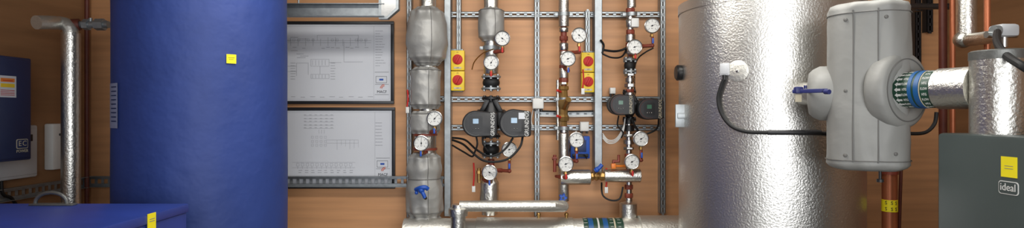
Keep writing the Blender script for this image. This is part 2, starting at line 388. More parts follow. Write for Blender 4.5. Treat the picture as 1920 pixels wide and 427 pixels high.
b=B();b.cyl(p(128,47,d+.01),p(150,46,d+.03),.034);b.fin('red_fitting',REDDK,t,label='red oxide fitting')
b=B();b.cyl(p(148,46,d+.03),p(204,46,d+.03),.02);b.lathe(p(158,46,d+.03),X,[(0,.032),(.03,.032)],6);b.lathe(p(180,46,d+.03),X,[(0,.034),(.05,.034)],6);b.cyl(p(170,46,d+.03),p(170,34,d+.03),.01);b.fin('union_fitting',GALV,t)
x_=p(163,0,3.9).x
b=B();b.cyl((x_,3.9,0),(x_,3.9,CH),.014);b.fin('slim_pipe',REDDK,label='slim dark pipe in the corner of the room',cat='pipe')
# ---------------- slotted struts
def strut_geo(b,a,c,w=.041,dep=.041,mi=0,slot=True):
    a=Vector(a);c=Vector(c);ax=(c-a).normalized();L=(c-a).length;sd=ax.cross(Y).normalized()
    R=Matrix((ax,Y,sd)).transposed()
    mid=(a+c)/2
    for s in (-1,1):
        b.box(mid+sd*s*(w/2-.0015)+Y*dep/2,(L,dep,.003),mi,0,R)
        b.box(mid+sd*s*(w/2-(.007 if slot else w/4))+Y*.0015,(L,.003,.014 if slot else w/2),mi,0,R)
    if slot:
        n=max(1,int(L/.05))
        for k in range(n+1): b.box(a+ax*(L*k/n)+Y*.0015,(.02,.003,w-.02),mi,0,R)
SG='galvanised strut frame'
def vstrut(px,y0,y1,d=3.955,w=.041,slot=True,label='vertical slotted galvanised strut channel fixed to the wall'):
    b=B();a=p(px,y0,d);c=p(px,y1,d)
    strut_geo(b,a,c,w,WD-d,0,slot);b.fin('strut_channel',GALV,label=label,cat='strut',group=SG)
def hstrut(x0,x1,py,d=3.958,w=.041,slot=True):
    b=B();strut_geo(b,p(x0,py,d),p(x1,py,d),w,WD-d,0,slot);b.fin('strut_channel',GALV,label='horizontal slotted galvanised strut channel fixed to the wall',cat='strut',group=SG)
for (px,y0,y1,sl,w) in [(767,-110,415,True,.035),(860,-110,95,True,.032),(1007,-110,405,True,.036),(1102,20,98,True,.034),(1243,-110,400,True,.036)]:
    vstrut(px,y0,y1,3.93,w,sl)
for (px,y0,y1,w) in [(839,-110,405,.045),(1122,-110,330,.052)]:
    vstrut(px,y0,y1,3.88,w,False,'plain vertical galvanised trunking standing off the wall')
hstrut(846,1236,27);hstrut(773,832,185);hstrut(846,1236,186);hstrut(846,1236,239);hstrut(1012,1112,213,3.955,.03)
for k,yy in enumerate((208,217)):
    b=B();b.tube([p(1012,yy,3.945),p(1060,yy+1,3.945),p(1112,yy,3.945)],.006,8,0,4);b.fin('cable',WHITE if k else RUBBER,label=('white' if k else 'black')+' cable clipped along the strut',cat='cable')
# top bracket
t=thing('duct_bracket',p(640,20,3.6),'galvanised channel bracket with angled end plate','bracket')
d=3.6;b=B();a=p(480,8,d);c=p(722,8,d)
b.box((a+p(722,30,d))/2+Y*.02,(c.x-a.x,.003,24*d/F));b.box(p(601,31,d)+Y*-.01,(c.x-a.x,.06,.004));b.box(p(601,8,d)+Y*-.005,(c.x-a.x,.05,.004));b.fin('channel',GALV,t)
k=d/F;o=p(722,20,d-.02)
b=B();b.prism([(x*k,-y*k) for x,y in [(-12,-40),(-12,15),(4,15),(25,-3),(25,-40)]],o,X,Z,.05,0);b.fin('end_plate',GALV,t)
b=B();b.prism([(x*k,-y*k) for x,y in [(-7,-36),(-7,11),(3,11),(20,-5),(20,-36)]],o-Y*.002,X,Z,.004);b.fin('end_plate_rib',STEEL,t)
for xx in (735,560):
    b=B();b.cyl(p(xx,-10 if xx==735 else 8,d),(p(xx,0,d).x,d,CH),.006);b.fin('hanger_rod',GALV,t)
# ---------------- drawing boards
def board(x0,x1,y0,y1,which):
    d=3.985
    t=thing('drawing_board',p((x0+x1)/2,y1,d),'framed white '+('piping schematic' if which==0 else 'wiring schematic')+' in a black frame on the wall','framed drawing','framed schematic drawings')
    b=B();a=p(x0,y0,d);c=p(x1,y1,d);m=(a+c)/2;w=c.x-a.x;h=a.z-c.z;fw=.022
    for s in (-1,1):
        b.box(m+Z*s*(h/2-fw/2),(w,.022,fw),0,.003);b.box(m+X*s*(w/2-fw/2),(fw,.022,h-2*fw),0,.003)
    b.fin('frame',FRAME,t)
    B().box(m+Y*.003,(w-2*fw+.002,.012,h-2*fw+.002)).fin('sheet',PAPER,t)
    D=3.9808;lb=B()
    def L(ax,ay,bx,by,wd=.0014,mi=0):
        A=p(ax,ay,D);C=p(bx,by,D);l=(C-A).length
        lb.box((A+C)/2,(l+wd,.0006,wd),mi,0,Matrix.Rotation(-math.atan2(C.z-A.z,C.x-A.x),3,'Y'))
    def RC(ax,ay,bx,by,wd=.0012): L(ax,ay,bx,ay,wd);L(ax,by,bx,by,wd);L(ax,ay,ax,by,wd);L(bx,ay,bx,by,wd)
    RC(x0+9,y0+9,x1-9,y1-9,.0007);L(x1-38,y0+9,x1-38,y1-9,.0008)
    def scrib(ax,ay,n,w_=5):
        xx=ax
        for i in range(n):
            ww=random.uniform(.5,1)*w_;L(xx,ay,xx+ww*.8,ay,.002);xx+=ww
    if which==0:
        for yy in (76,80): L(516,yy,696,yy)
        for xx in range(545,690,14): L(xx,70+random.random()*4,xx,86)
        for xx in range(540,690,9):
            if random.random()<.6: RC(xx,73,xx+4,77)
            if random.random()<.7: scrib(xx,88+random.random()*3,2,4)
        L(595,66,595,76);L(595,66,672,66);L(672,66,672,78);L(645,78,645,116);L(645,116,680,116)
        for yy in (70,73,95,101,105,108): scrib(544+random.random()*20,yy,4,5)
        for yy in (124,134): L(516,yy,556,yy);
        L(556,118,556,142);L(556,118,578,118);L(578,118,578,140)
        RC(583,111,617,124);RC(583,139,617,147);L(617,117,640,117);L(600,124,600,139)
        for xx in range(586,616,6): L(xx,113,xx,122);L(xx,140,xx,146)
        for yy in range(118,152,5): scrib(545,yy,3,4);scrib(620,yy,3,4)
        for k in range(9): scrib(546+k*18,181+ (k%2),3,4)
        for yy in range(58,125,5): scrib(704,yy,3 if yy%3 else 2,7)
    else:
        for k,yy in enumerate((215,221,227,233,239)):
            for xx in range(570,626,10):
                L(xx,yy+(k%2),xx+4,yy+(k%2),.0018)
            L(570,yy+1.5,626,yy+1.5,.0007)
        for xx in range(598,612,5): L(xx,243,xx,250,.001)
        for yy in (255,263,270): 
            for xx in range(584,612,8): RC(xx,yy,xx+4,yy+4,.0007)
        for xx in range(632,676,8): L(xx,262,xx,270+random.random()*14,.0008)
        for yy in (262,268): L(612,yy,672,yy,.0008)
        for xx in range(556,664,9): RC(xx,306,xx+5,311,.0007);L(xx+2,311,xx+2,316,.0008)
        for yy in (304,314): L(548,yy,666,yy,.0008)
        for k in range(9): scrib(560+k*12,319,2,4);scrib(560+k*12,323,2,4)
        for yy in range(230,275,6): scrib(704,yy,3,6)
    lb.fin('linework',INK,t,label='thin grey schematic lines')
    b=B();yl=y1-(26 if which==0 else 29)
    for yy in (y0+95,y1-37,y1-18): b.box(p(x1-23,yy,D),(.095,.0006,.0018),0)
    b.text('MACF',.026,p(x1-23,yl+3,D-.0004),X,Z,0)
    b.box(p(x1-24,y1-52,D),(.075,.0006,.002),0);b.box(p(x1-24,y1-40,D),(.075,.0006,.002),0)
    for s in (-10,10): b.box(p(x1-24+s,y1-46,D),(.002,.0006,.044),0)
    b.fin('title_block',INKD,t)
    b=B();o=p(x1-18,yl-3,D-.0003)
    for kk,rr in enumerate((.03,.024,.018)):
        pts=[o+X*(-rr*math.cos(math.radians(g)))+Z*(rr*math.sin(math.radians(g))) for g in range(5,90,12)]
        for i in range(0,len(pts)-1): 
            A,C=pts[i],pts[i+1];b.box((A+C)/2,((C-A).length*.7,.0006,.004),kk%2,0,Matrix.Rotation(-math.atan2(C.z-A.z,C.x-A.x),3,'Y'))
    b.box(p(x1-24,y1-46,D-.0003),(.028,.0006,.012),2)
    b.fin('company_emblem',[RED,ORANGE,BLUEH],t)
board(505,739,40,195,0);board(505,741,201,353,1)
# ---------------- cable tray
t=thing('cable_tray',p(500,348,3.92),'perforated galvanised cable tray running along the wall below the drawings','cable tray')
b=B();d=3.94
x0=WX0+.01;x1=p(832,340,d).x;zc_=p(0,340,d).z;w=.07
for s in (-1,1): b.box(((x0+x1)/2,d,zc_+s*w/2),(x1-x0,.035,.0035))
b.box(((x0+x1)/2,d+.016,zc_+w*.36),(x1-x0,.003,w*.28));b.box(((x0+x1)/2,d+.016,zc_-w*.36),(x1-x0,.003,w*.28))
n=int((x1-x0)/.045)
for k in range(n+1): b.box((x0+.012+(x1-x0-.03)*k/n,d+.016,zc_),(.018,.003,w*.5))
b.fin('tray_section',GALV,t)
b=B()
for s in (-1,1): b.box((WX0+.04,3.2,zc_+s*w/2),(.035,1.45,.0035))
for s in (-1,1): b.box((WX0+.024,3.2,zc_+s*w*.36),(.003,1.45,w*.28))
for k in range(30): b.box((WX0+.024,2.5+1.4*k/29,zc_),(.003,.018,w*.5))
b.fin('tray_section',GALV,t)
# ---------------- pipe columns
def vpipe(px,y0,y1,r,m,d=3.82,name='insulated_pipe',label='vertical silver foil-clad pipe running along the wall',cat='pipe'):
    a=p(px,y0,d);c=p(px,y1,d)
    if y0<0:a.z=CH
    B().lathe((a.x,d,c.z),Z,[(0,r*.97),(.003,r),(a.z-c.z-.003,r),(a.z-c.z,r*.97)],28).fin(name,m,label=label,cat=cat)
JG='grey pipe insulation jackets'
def jacket(px,y0,y1,pr,d,label,m=GREYP,nple=9,seed=0,name='insulation_jacket',amp=1,straps=()):
    a=p(px,y0,d);c=p(px,y1,d);H=a.z-c.z;k=d/F
    def pf(u_):
        for i in range(len(pr)-1):
            if pr[i][0]<=u_<=pr[i+1][0]:
                t=(u_-pr[i][0])/(pr[i+1][0]-pr[i][0]);t=t*t*(3-2*t);return pr[i][1]+(pr[i+1][1]-pr[i][1])*t
        return pr[-1][1]
    N=90
    prof=[(H*(1-i/N),pf(i/N)*k) for i in range(N+1)][::-1]
    def fn(a_,u_,z):
        e=max(0,1-u_/.3)**1.5+max(0,(u_-.7)/.3)**1.5
        wz=2*abs(nz(math.cos(a_)*1.0+seed,math.sin(a_)*1.0,z*13))
        return 1+amp*(.06*nz(math.cos(a_)*1.5+seed,math.sin(a_)*1.5,z*6)+.02*nz(math.cos(a_)*3+seed,math.sin(a_)*3,z*16)-.035*wz+.015)+.09*e*math.sin(nple*a_+2*nz(z*6,seed,0))
    t=thing(name,(a.x,d,c.z),label,'insulation jacket',JG)
    B().lathe((a.x,d,c.z),Z,prof,96,0,fn).fin('padded_cover',m,t,ang=80)
    def pt(a_,uu,off=.001):
        z=H*(1-uu);rr=pf(uu)*k*fn(a_,1-uu,z)+off;return Vector((a.x+math.cos(a_)*rr,d+math.sin(a_)*rr,c.z+z))
    if m is GREYP:
        b=B();a_=math.radians(-70);b.tube([pt(a_,.04+.92*q/50) for q in range(51)],.0022,6);b.fin('seam',SEAM,t)
        for uu in straps:
            b=B();b.tube([pt(2*math.pi*q/72,uu) for q in range(73)],.0035,6);b.fin('strap',SEAM,t)
dA=3.8
vpipe(802,-1,404,.055,FOIL,dA,label='vertical foil-clad pipe under grey insulation jackets')
jacket(801,14,124,[(0,18),(.1,31),(.3,37),(.6,39),(.85,34),(.95,24),(1,19)],dA,'bulging grey padded insulation jacket tied around a pipe valve',seed=1,amp=.6,straps=(.95,))
jacket(798,126,204,[(0,20),(.1,28),(.5,28),(.9,27),(1,22)],dA,'short grey padded insulation jacket on a vertical pipe',seed=5,amp=.8,straps=(.08,.9))
jacket(797,208,250,[(0,22),(.2,28),(.8,28),(1,23)],dA,'short wrinkled grey insulation wrap on a vertical pipe',seed=9,amp=.8,straps=(.12,))
jacket(796,286,404,[(0,20),(.08,29),(.25,33),(.4,30),(.6,34),(.9,34),(1,27)],dA,'long grey padded insulation jacket around a lower valve',seed=13,amp=.8,straps=(.4,.93))
jacket(795,404,427,[(0,27),(.2,32),(.8,32),(1,28)],dA-.005,'grey padded wrap where the pipe meets the header',seed=17,amp=.8)
for y_ in (254,281):
    b=B();b.lathe(p(797,y_,dA),Z,[(0,.080),(.014,.080)],28)
    b.fin('pipe_flange',REDOX,label='red oxide flange between the grey insulation jackets',cat='flange')
vpipe(797,255,281,.068,FOIL,dA,label='short exposed foil-clad pipe section between jackets')
t=thing('butterfly_valve',p(791,360,3.62),'blue valve lever poking out of the grey jacket','valve')
b=B();b.tube([p(780,355,3.63),p(788,352,3.6),p(797,351,3.6),p(802,354,3.61)],.014,12,0,4);b.tube([p(786,354,3.61),p(793,362,3.6),p(797,371,3.6)],.012,12,0,4);b.sph(p(790,356,3.605),.021);b.sph(p(781,361,3.62),.012)
b.fin('lever',BLUEH,t);B().cyl(p(791,357,3.62),p(791,357,3.72),.014).fin('spindle',BRASS,t);B().sph(p(798,371,3.598),.010).fin('lever_tip',BLACK,t)
def star_handle(px,py,d,r,m,label,back):
    t=thing('gate_valve',p(px,py,d),label,'valve')
    out=[]
    for k in range(40):
        a=2*math.pi*k/40;rr=r*(1+.22*math.cos(5*a));out.append((rr*math.cos(a),rr*math.sin(a)))
    B().prism(out,p(px,py,d),X,Z,.03,0,.008,.85).fin('handwheel',m,t)
    B().cyl(p(px,py,d+.02),p(px,py,d+back),r*.3).fin('spindle',BRASS,t)
    B().cyl(p(px,py,d-.003),p(px,py,d+.005),r*.3,seg=16).fin('hub_cap',BLACK,t)
def tag(px,y0,y1,d,m=RED):
    t=thing('valve_tag',p(px,y1,d),'red strip tag with white tie hanging from the pipework','tag','red hanging tags')
    B().tube([p(px,y0,d),p(px+1,(y0+y1)/2,d),p(px-.5,y1,d)],.0055,8,0,4).fin('strip',m,t)
    B().box(p(px,y1+6,d),(.022,.004,.04),0,.002).fin('tie',WHITE,t)
tag(764,168,200,3.78);tag(888,305,348,3.78);tag(1093,130,165,3.8);tag(1137,315,350,3.78)
# gauges
GG='white faced pressure gauges'
def gauge(px,py,tx,ty,d=3.70,td=3.79,ndl=40,handle=BLUEH,r=.0485):
    t=thing('pressure_gauge',p(px,py+15,d),'round white-faced pressure gauge on red pipework with small cock','pressure gauge',GG)
    c=p(px,py,d)
    B().lathe(c+Y*.03,-Y,[(0,r*.9),(.004,r*.97),(.026,r*.97),(.028,r*1.03),(.034,r*1.03),(.036,r*.95),(.0345,r*.9)],32,cap=False).lathe(c+Y*.03,-Y,[(0,r*.9),(.01,r*.9)],32).fin('case',STEEL,t)
    B().lathe(c+Y*.002,-Y,[(0,r*.93),(.001,r*.93)],32).fin('dial',WHITE,t)
    b=B();f=c+Y*.0005
    for k in range(31):
        a=math.radians(225-270*k/30);L=.14 if k%5==0 else .07
        m=f+X*math.cos(a)*r*(.84-L/2)+Z*math.sin(a)*r*(.84-L/2);b.box(m,(r*L,.0006,.0022 if k%5==0 else .0012),0,0,Matrix.Rotation(-a,3,'Y'))
    for k in range(7):
        a=math.radians(225-270*k/6);b.text(str(k),.011,f+X*math.cos(a)*r*.58+Z*math.sin(a)*r*.58,X,Z)
    b.text('bar',.010,f-Z*r*.35,X,Z);b.fin('dial_marks',INKD,t)
    b=B();a=math.radians(ndl);dr=X*math.cos(a)+Z*math.sin(a);pr=-X*math.sin(a)+Z*math.cos(a);g=c-Y*.0015
    b.add([g-dr*r*.2+pr*.002,g-dr*r*.2-pr*.002,g+dr*r*.72],[[0,1,2]]);b.lathe(c+Y*.0,-Y,[(0,.005),(.003,.005)],12);b.fin('needle',INKD,t)
    g0=c+Y*.015-Z*r*.9;g1=p(px,py+22,d+.02);tp=p(tx,ty,td)
    B().lathe(g0,-Z,[(0,.009),(.012,.009),(.013,.012),(.026,.012)],6).fin('connector',BRASS,t)
    b=B();el=Vector((g1.x,g1.y,tp.z)) if abs(tx-px)>8 else g1
    pts=[g1+Z*.006,el,tp] if abs(tx-px)>8 else [g1+Z*.006,g1,tp]
    b.tube(pts,.0095,10)
    b.sph(el,.0135);
    if abs(tx-px)>8:
        mm=(el+tp)/2;ax=(tp-el).normalized();b.lathe(mm-ax*.015,ax,[(0,.014),(.03,.014)],8)
    b.fin('siphon_pipe',REDOX,t)
    b=B();hh=(g1+el)/2 if abs(tx-px)>8 else g1
    b.box(hh-Y*.02+Z*.002,(.012,.008,.034),0,.002);b.cyl(hh,hh-Y*.02,.006);b.fin('cock_handle',handle,t)
gl=[(815,222,798,246,50),(790,268,806,284,90),(942,72,921,98,-35),(921,117,921,134,60),(955,280,921,318,20),(918,323,905,337,-30),
(1086,66,1058,100,-40),(1065,110,1057,128,20),(1081,262,1058,300,10),(1061,307,1042,330,20),(1223,48,1182,88,20),(1190,88,1181,104,15),(1202,260,1180,298,30),(1185,303,1178,322,30)]
for (a,b_,c,e,g) in gl: gauge(a,b_,c,e,ndl=g,handle=BLUEH if (a+b_)%3 else RED,td=3.8,d=3.66 if a<830 else 3.70)
# column B
vpipe(921,-1,138,.049,FOIL)
jacket(921,14,78,[(0,13),(.12,23),(.5,25),(.85,24),(1,16)],3.82,'short grey padded insulation jacket around an upper pipe fitting',seed=21,nple=7,amp=.8,straps=(.1,))
def flange(b,px,py,d,r,th=.016,mi=0):
    c=p(px,py,d);b.lathe(c-Z*th/2,Z,[(0,r*.96),(.002,r),(th-.002,r),(th,r*.96)],28,mi)
    for k in range(6):
        a=math.pi/6+k*math.pi/3;q=c+X*math.cos(a)*r*.8+Y*math.sin(a)*r*.8;b.lathe(q-Z*(th/2+.009),Z,[(0,.009),(th+.018,.009)],6,mi)
def bellows(px,y0,y1,d,r,lab='black rubber bellows connector with steel flanges'):
    t=thing('flexible_connector',p(px,y1,d),lab,'pipe connector','rubber bellows connectors')
    a=p(px,y0,d);c=p(px,y1,d);H=a.z-c.z
    B().lathe(c,Z,[(H*i/16,r*(.72+.38*math.sin(math.pi*i/16))) for i in range(17)],28).fin('bellows',RUBBER,t,ang=60)
    for y_ in (y0,y1):
        b=B();flange(b,px,y_,d,r*1.25,.014);b.fin('flange',GALV,t)
bellows(921,144,166,3.82,.052);bellows(921,268,291,3.82,.05)
vpipe(921,298,334,.022,REDOX,name='steel_pipe',label='short red oxide steel pipe below the pump')
jacket(918,333,402,[(0,12),(.15,17),(.7,18),(1,13)],3.80,'crumpled silver grey insulation wrap on a lower pipe',m=FOIL,seed=33,nple=6)
def head(t,px,py,d,w,h,txt=True,red=False):
    k=d/F;r=h/2
    out=[]
    for i in range(17):
        a=math.radians(90+180*i/16);out.append(((-w/2+r+r*math.cos(a))*k,r*math.sin(a)*k))
    cr=5
    for i in range(5):
        a=math.radians(-90+90*i/4);out.append(((w/2-cr+cr*math.cos(a))*k,(-r*.93+cr+cr*math.sin(a))*k))
    for i in range(5):
        a=math.radians(0+90*i/4);out.append(((w/2-cr+cr*math.cos(a))*k,(r*.86-cr+cr*math.sin(a))*k))
    c=p(px,py,d)
    hd=B();hd.prism(out,c,X,Z,.075,0,.014,.92)
    hd.cyl(c+Y*.07+X*(-w*.1*k),c+Y*.14+X*(-w*.1*k),r*.85*k,r*.7*k,28)
    for i in range(6): hd.lathe(c+Y*(.078+i*.009)-X*w*.1*k,Y,[(0,r*.95*k),(.003,r*.95*k)],28)
    ho=hd.fin('pump_head',DGREY,t)
    o=c-X*(w/2-r-1)*k-Y*.0015
    b=B();b.prism(rrect(r*1.0*k,r*1.15*k,.008),o+X*.001,X,Z,.003,0);b.fin('control_panel',BLACK,ho)
    b=B();b.prism(rrect(r*.42*k,r*.36*k,.003),o-Y*.001+Z*r*.2*k,X,Z,.003,0);b.fin('display',LCD if not red else LCDD,ho)
    for (dx,dz) in ((0,-.35),(-.2,-.35),(.2,-.35)):
        b=B();b.sph(o-Y*.001+X*dx*r*k+Z*dz*r*k,.003,0,8);b.fin('button',STEEL,ho)
    fs=.034*h/50
    b=B();b.text('GRUNDFOS',fs,c+X*(w/2-8)*k-Y*.0012-Z*r*.02*k,Z,-X,0,sx=.82);b.fin('lettering',SAND if red else WHITE,ho)
    R0=r*.86*k
    b=B();b.tube([o+X*R0*math.cos(a_/40*2*math.pi)+Z*R0*math.sin(a_/40*2*math.pi) for a_ in range(8,33)],.0012,6);b.fin('accent_ring',REDDK if red else CAPM,ho)
def twin(px,py,d,s,L,R,red=False,lab=''):
    t=thing('twin_circulation_pump',p(px,py+30*s,d),lab,'pump')
    b=B();c0=p(px,py-34*s,d);c1=p(px,py+30*s,d);k=d/F
    b.lathe(c1,Z,[(0,.032*s),(.02*s,.034*s),(.05*s,.055*s),(.1*s,.07*s),(.14*s,.06*s),(.19*s,.04*s),((c0-c1).length,.034*s)],28)
    for sg in (-16,16): b.lathe(p(px+sg*s,py,d),Z,[(-.06*s,.03*s),(-.04*s,.055*s),(.04*s,.055*s),(.06*s,.03*s)],24)
    flange(b,px,py-38*s,d,.062*s,.016);flange(b,px,py+33*s,d,.062*s,.016)
    b.box(p(px-12*s,py-24*s,d-.02),(.03*s,.05,.1*s),0,.005,Matrix.Rotation(.5,3,'Y'));b.box(p(px+12*s,py-24*s,d-.02),(.03*s,.05,.1*s),0,.005,Matrix.Rotation(-.5,3,'Y'))
    b.cyl(p(px-16*s,py,d-.04),p(px-16*s,py,d+.02),.05*s);b.cyl(p(px+16*s,py,d-.04),p(px+16*s,py,d+.02),.05*s)
    b.fin('volute_casing',BLACK,t)
    head(t,*L,red=red);head(t,*R,red=red)
    return t
tp_=twin(921,222,3.82,1.0,(899,232,3.62,66,50),(966,231,3.62,60,54),lab='dark grey twin-head circulation pump between vertical pipes')
b=B();b.box(p(978,217,3.617),(.038,.002,.04));b.fin('note_sticker',PAPER,tp_,label='blank pale sticker')
twin(1180,200,3.84,.72,(1167,196,3.68,48,40),(1221,204,3.68,50,41),True,'smaller black twin-head circulation pump with thin red trim')
# column C
vpipe(1057,-1,50,.034,FOIL)
def fittings(px,y0,y1,d,r,label,rings,m=REDOX,name='steel_pipe'):
    b=B();a=p(px,y0,d);c=p(px,y1,d);b.cyl(c,a,r,seg=16)
    for (y_,rr,hh,mi,sg) in rings: b.lathe(p(px,y_,d)-Z*hh/2,Z,[(0,rr*.93),(.003,rr),(hh-.003,rr),(hh,rr*.93)],sg,mi)
    b.fin(name,[m,STEEL,BRASS,BLACK,REDOX],label=label,cat='pipe')
fittings(1057,50,118,3.82,.02,'red oxide steel pipe with couplings and tees',[(56,.03,.03,1,20),(72,.028,.03,0,8),(88,.03,.05,1,20),(100,.03,.04,0,16)])
vpipe(1057,96,122,.03,FOIL,label='short foil-clad section of the vertical pipe')
vpipe(1057,128,146,.032,FOIL,label='short foil-clad section of the vertical pipe')
fittings(1057,118,160,3.82,.02,'red oxide pipe with hexagon union',[(124,.03,.03,0,8),(150,.031,.03,0,6),(156,.028,.02,1,6)])
t=thing('commissioning_valve',p(1057,235,3.82),'brass commissioning valve body in a vertical pipe run','valve')
B().lathe(p(1057,236,3.82),Z,[(0,.022),(.03,.022),(.034,.034),(.06,.036),(.075,.028),(.11,.027),(.13,.036),(.17,.038),(.19,.027),(.235,.025),(.24,.033),(.262,.033),(.268,.02)],8).fin('body',BRASS,t,ang=20)
B().cyl(p(1057,205,3.82),p(1064,190,3.72),.016).cyl(p(1063,192,3.73),p(1066,186,3.70),.02,seg=10).fin('bonnet',BRASS,t)
for yy in (172,220): B().cyl(p(1051,yy,3.8),p(1045,yy-3,3.76),.008).fin('test_point',RED,t)
fittings(1057,234,250,3.82,.02,'short red oxide pipe with steel union',[(240,.03,.03,0,6),(246,.032,.02,1,16)])
vpipe(1057,250,376,.036,FOIL)
vpipe(1046,150,262,.012,FOIL,3.84,label='slim silver pipe beside the brass valve')
b=B();b.cyl(p(1040,290,3.76),p(1040,322,3.76),.011);b.lathe(p(1040,300,3.76),Z,[(0,.016),(.02,.016)],6);b.cyl(p(1040,308,3.76),p(1054,308,3.8),.009);b.box(p(1040,296,3.745),(.035,.008,.012),0,.002);b.fin('drain_cock',REDOX,label='small red oxide drain cock beside the foil pipe',cat='valve')
b=B();b.cyl(p(898,315,3.78),p(898,342,3.78),.011);b.lathe(p(898,325,3.78),Z,[(0,.016),(.02,.016)],6);b.cyl(p(898,330,3.78),p(912,334,3.8),.009);b.fin('drain_cock',BRASS,label='small brass drain cock beside the pump pipe',cat='valve')
dx=3.78
b=B();b.lathe(p(1050,332,dx),X,[(0,.045),(.003,.050),((1106-1050)*dx/F,.050),((1108-1050)*dx/F,.035)],28);b.fin('branch_pipe',FOIL,label='horizontal foil-clad branch pipe',cat='pipe')
b=B();b.lathe(p(1132,329,dx),X,[(0,.036),(.003,.043),((1172-1132)*dx/F,.043),((1200-1132)*dx/F,.043),((1201-1132)*dx/F,.034)],28);b.fin('branch_pipe',FOIL,label='horizontal foil-clad branch pipe with end cap',cat='pipe')
t=thing('isolating_valve',p(1120,330,dx),'brass isolating valve with blue handle between foil-clad pipes','valve')
B().lathe(p(1106,330,dx),X,[(0,.028),(.02,.03),(.03,.022),(.045,.032),(.06,.022),(.075,.03),(.095,.028)],8).fin('body',BRASS,t)
B().cyl(p(1120,326,dx),p(1121,316,dx-.03),.012).fin('bonnet',BRASS,t)
B().tube([p(1115,320,dx-.05),p(1124,314,dx-.05),p(1129,308,dx-.05)],.013,10).sph(p(1119,318,dx-.05),.018).fin('handle',BLUEH,t)
star_handle(1056,371,3.72,.024,BLUEH,'small blue valve handwheel on the foil-clad pipe',.07)
b=B();b.cyl(p(1057,376,3.8),p(1057,386,3.8),.022,seg=12);b.lathe(p(1057,384,3.8),Z,[(0,.03),(.015,.03)],6);b.fin('pipe_union',REDOX,label='red oxide union joining two foil-clad pipes',cat='pipe fitting')
dl=3.56
b=B();b.tube([p(1057,386,3.80),p(1057,386,3.70),p(1055,386,3.60),p(1040,386,dl),p(900,386,dl),p(862,386,dl),],.034,24);b.fin('return_pipe',FOILH,label='horizontal foil-clad pipe in front of the header',cat='pipe')
t=thing('drop_leg',p(859,427,dl),'foil-clad drop leg with wide collar','pipe')
a=p(859,0,dl)
B().lathe((a.x,dl,0),Z,[(0,.046),(p(0,398,dl).z,.046)],28).fin('leg_cladding',FOIL,t)
B().lathe(p(859,404,dl),Z,[(0,.058),(.03,.061),(.045,.059),(.05,.04),(.07,.038)],28).fin('collar',FOIL,t)
# column D
vpipe(1184,-1,14,.03,FOIL)
fittings(1182,10,112,3.82,.021,'vertical steel pipe with red couplings and tee',[(20,.03,.03,4,8),(44,.03,.05,1,16),(60,.028,.03,4,8),(72,.033,.05,1,20),(86,.032,.04,4,16),(97,.036,.03,1,20)],m=STEEL)
bellows(1181,112,134,3.82,.035)
fittings(1181,136,182,3.82,.021,'steel pipe with hexagon unions above the small pump',[(140,.036,.02,1,6),(150,.032,.03,1,16),(160,.036,.025,1,6),(170,.03,.02,4,8),(176,.035,.02,1,20)],m=STEEL)
fittings(1179,222,380,3.82,.02,'steel pipe with unions and red couplings below the small pump',[(228,.034,.03,3,20),(240,.036,.04,3,20),(254,.034,.02,1,6),(266,.036,.03,1,16),(278,.034,.02,1,6),(292,.028,.03,4,8),(306,.03,.05,4,16),(350,.028,.03,4,8),(366,.028,.03,4,8),(374,.024,.02,1,16)],m=STEEL)
b=B();b.lathe(p(1178,417,3.78),Z,[(0,.056),(.125,.057),(.13,.05),(.135,.03)],32);b.fin('pipe_stub',FOIL,label='foil-clad pipe stub on the header',cat='pipe')
b=B();b.box(p(1190,43,3.78),(.05,.04,.06),0,.006);b.box(p(1190,43,3.758),(.042,.006,.05),0,.003);b.fin('sensor_box',WHITE,label='small white sensor box on a steel pipe',cat='sensor')
b=B();b.box(p(1150,311,3.76),(.03,.03,.035),0,.005);b.cyl(p(1150,311,3.76),p(1176,311,3.8),.008);b.fin('flow_switch',ORANGE,label='small orange device beside the steel pipe',cat='switch')
b=B();b.tube([p(1160,290,3.76),p(1160,302,3.76),p(1150,302,3.76),p(1150,308,3.76)],.009,8);b.fin('bypass_pipe',REDOX,label='small red oxide bent pipe',cat='pipe')
# ---------------- header
dh=3.72;zc_=p(0,410,dh-.02).z-.1
xa=p(757,0,dh).x;xb=p(1282,0,dh).x
t=thing('pipe_header',(0,dh,zc_-.1),'large horizontal foil-clad pipe header with coloured identification tape','pipe')
def wr3(a,u_,z): return 1+.012*nz(math.cos(a)*2,math.sin(a)*2,z*4)
B().lathe((xa,dh,zc_),X,[(0,.09)]+[(.005+(xb-xa-.01)*k/50,.1) for k in range(51)]+[(xb-xa,.09)],40,0,wr3).fin('header_cladding',FOILH,t,ang=60)
a=p(1197,0,dh).x;B().lathe((a,dh,zc_),X,[(0,.09),(.003,.118),(.30,.118),(.303,.09)],40).fin('header_end_section',FOILH,t)
a=p(893,0,dh).x;B().lathe((a,dh,zc_),X,[(0,.1),(.003,.106),(.62,.106),(.623,.1)],40).fin('header_sleeve',FOILH,t)
for (x0_,x1_,m,r) in ((1092,1166,BAND_G,.1015),(1101,1110,BAND_B,.1025),(1128,1137,BAND_B,.1025),(1118,1121,WHITE,.1025),(1148,1151,SAND,.1025)):
    a=p(x0_,0,dh).x;c=p(x1_,0,dh).x;B().lathe((a,dh,zc_),X,[(0,r),(c-a,r)],40).fin('identification_band',m,t)
b=B()
for k in range(4):
    for xx in (1096,1158,1144):
        def fn(x,y,z,xx=xx,k=k):
            a=math.radians(88-k*17)+y/.104;return Vector((p(xx,0,dh).x+x,dh-math.cos(a)*(.1022+z),zc_+math.sin(a)*(.1022+z)))
        b.text('HTG' if k%2 else 'FLOW',.012,(0,0,0),X,Z,0,fn,sx=.7)
b.fin('band_lettering',WHITE,t)
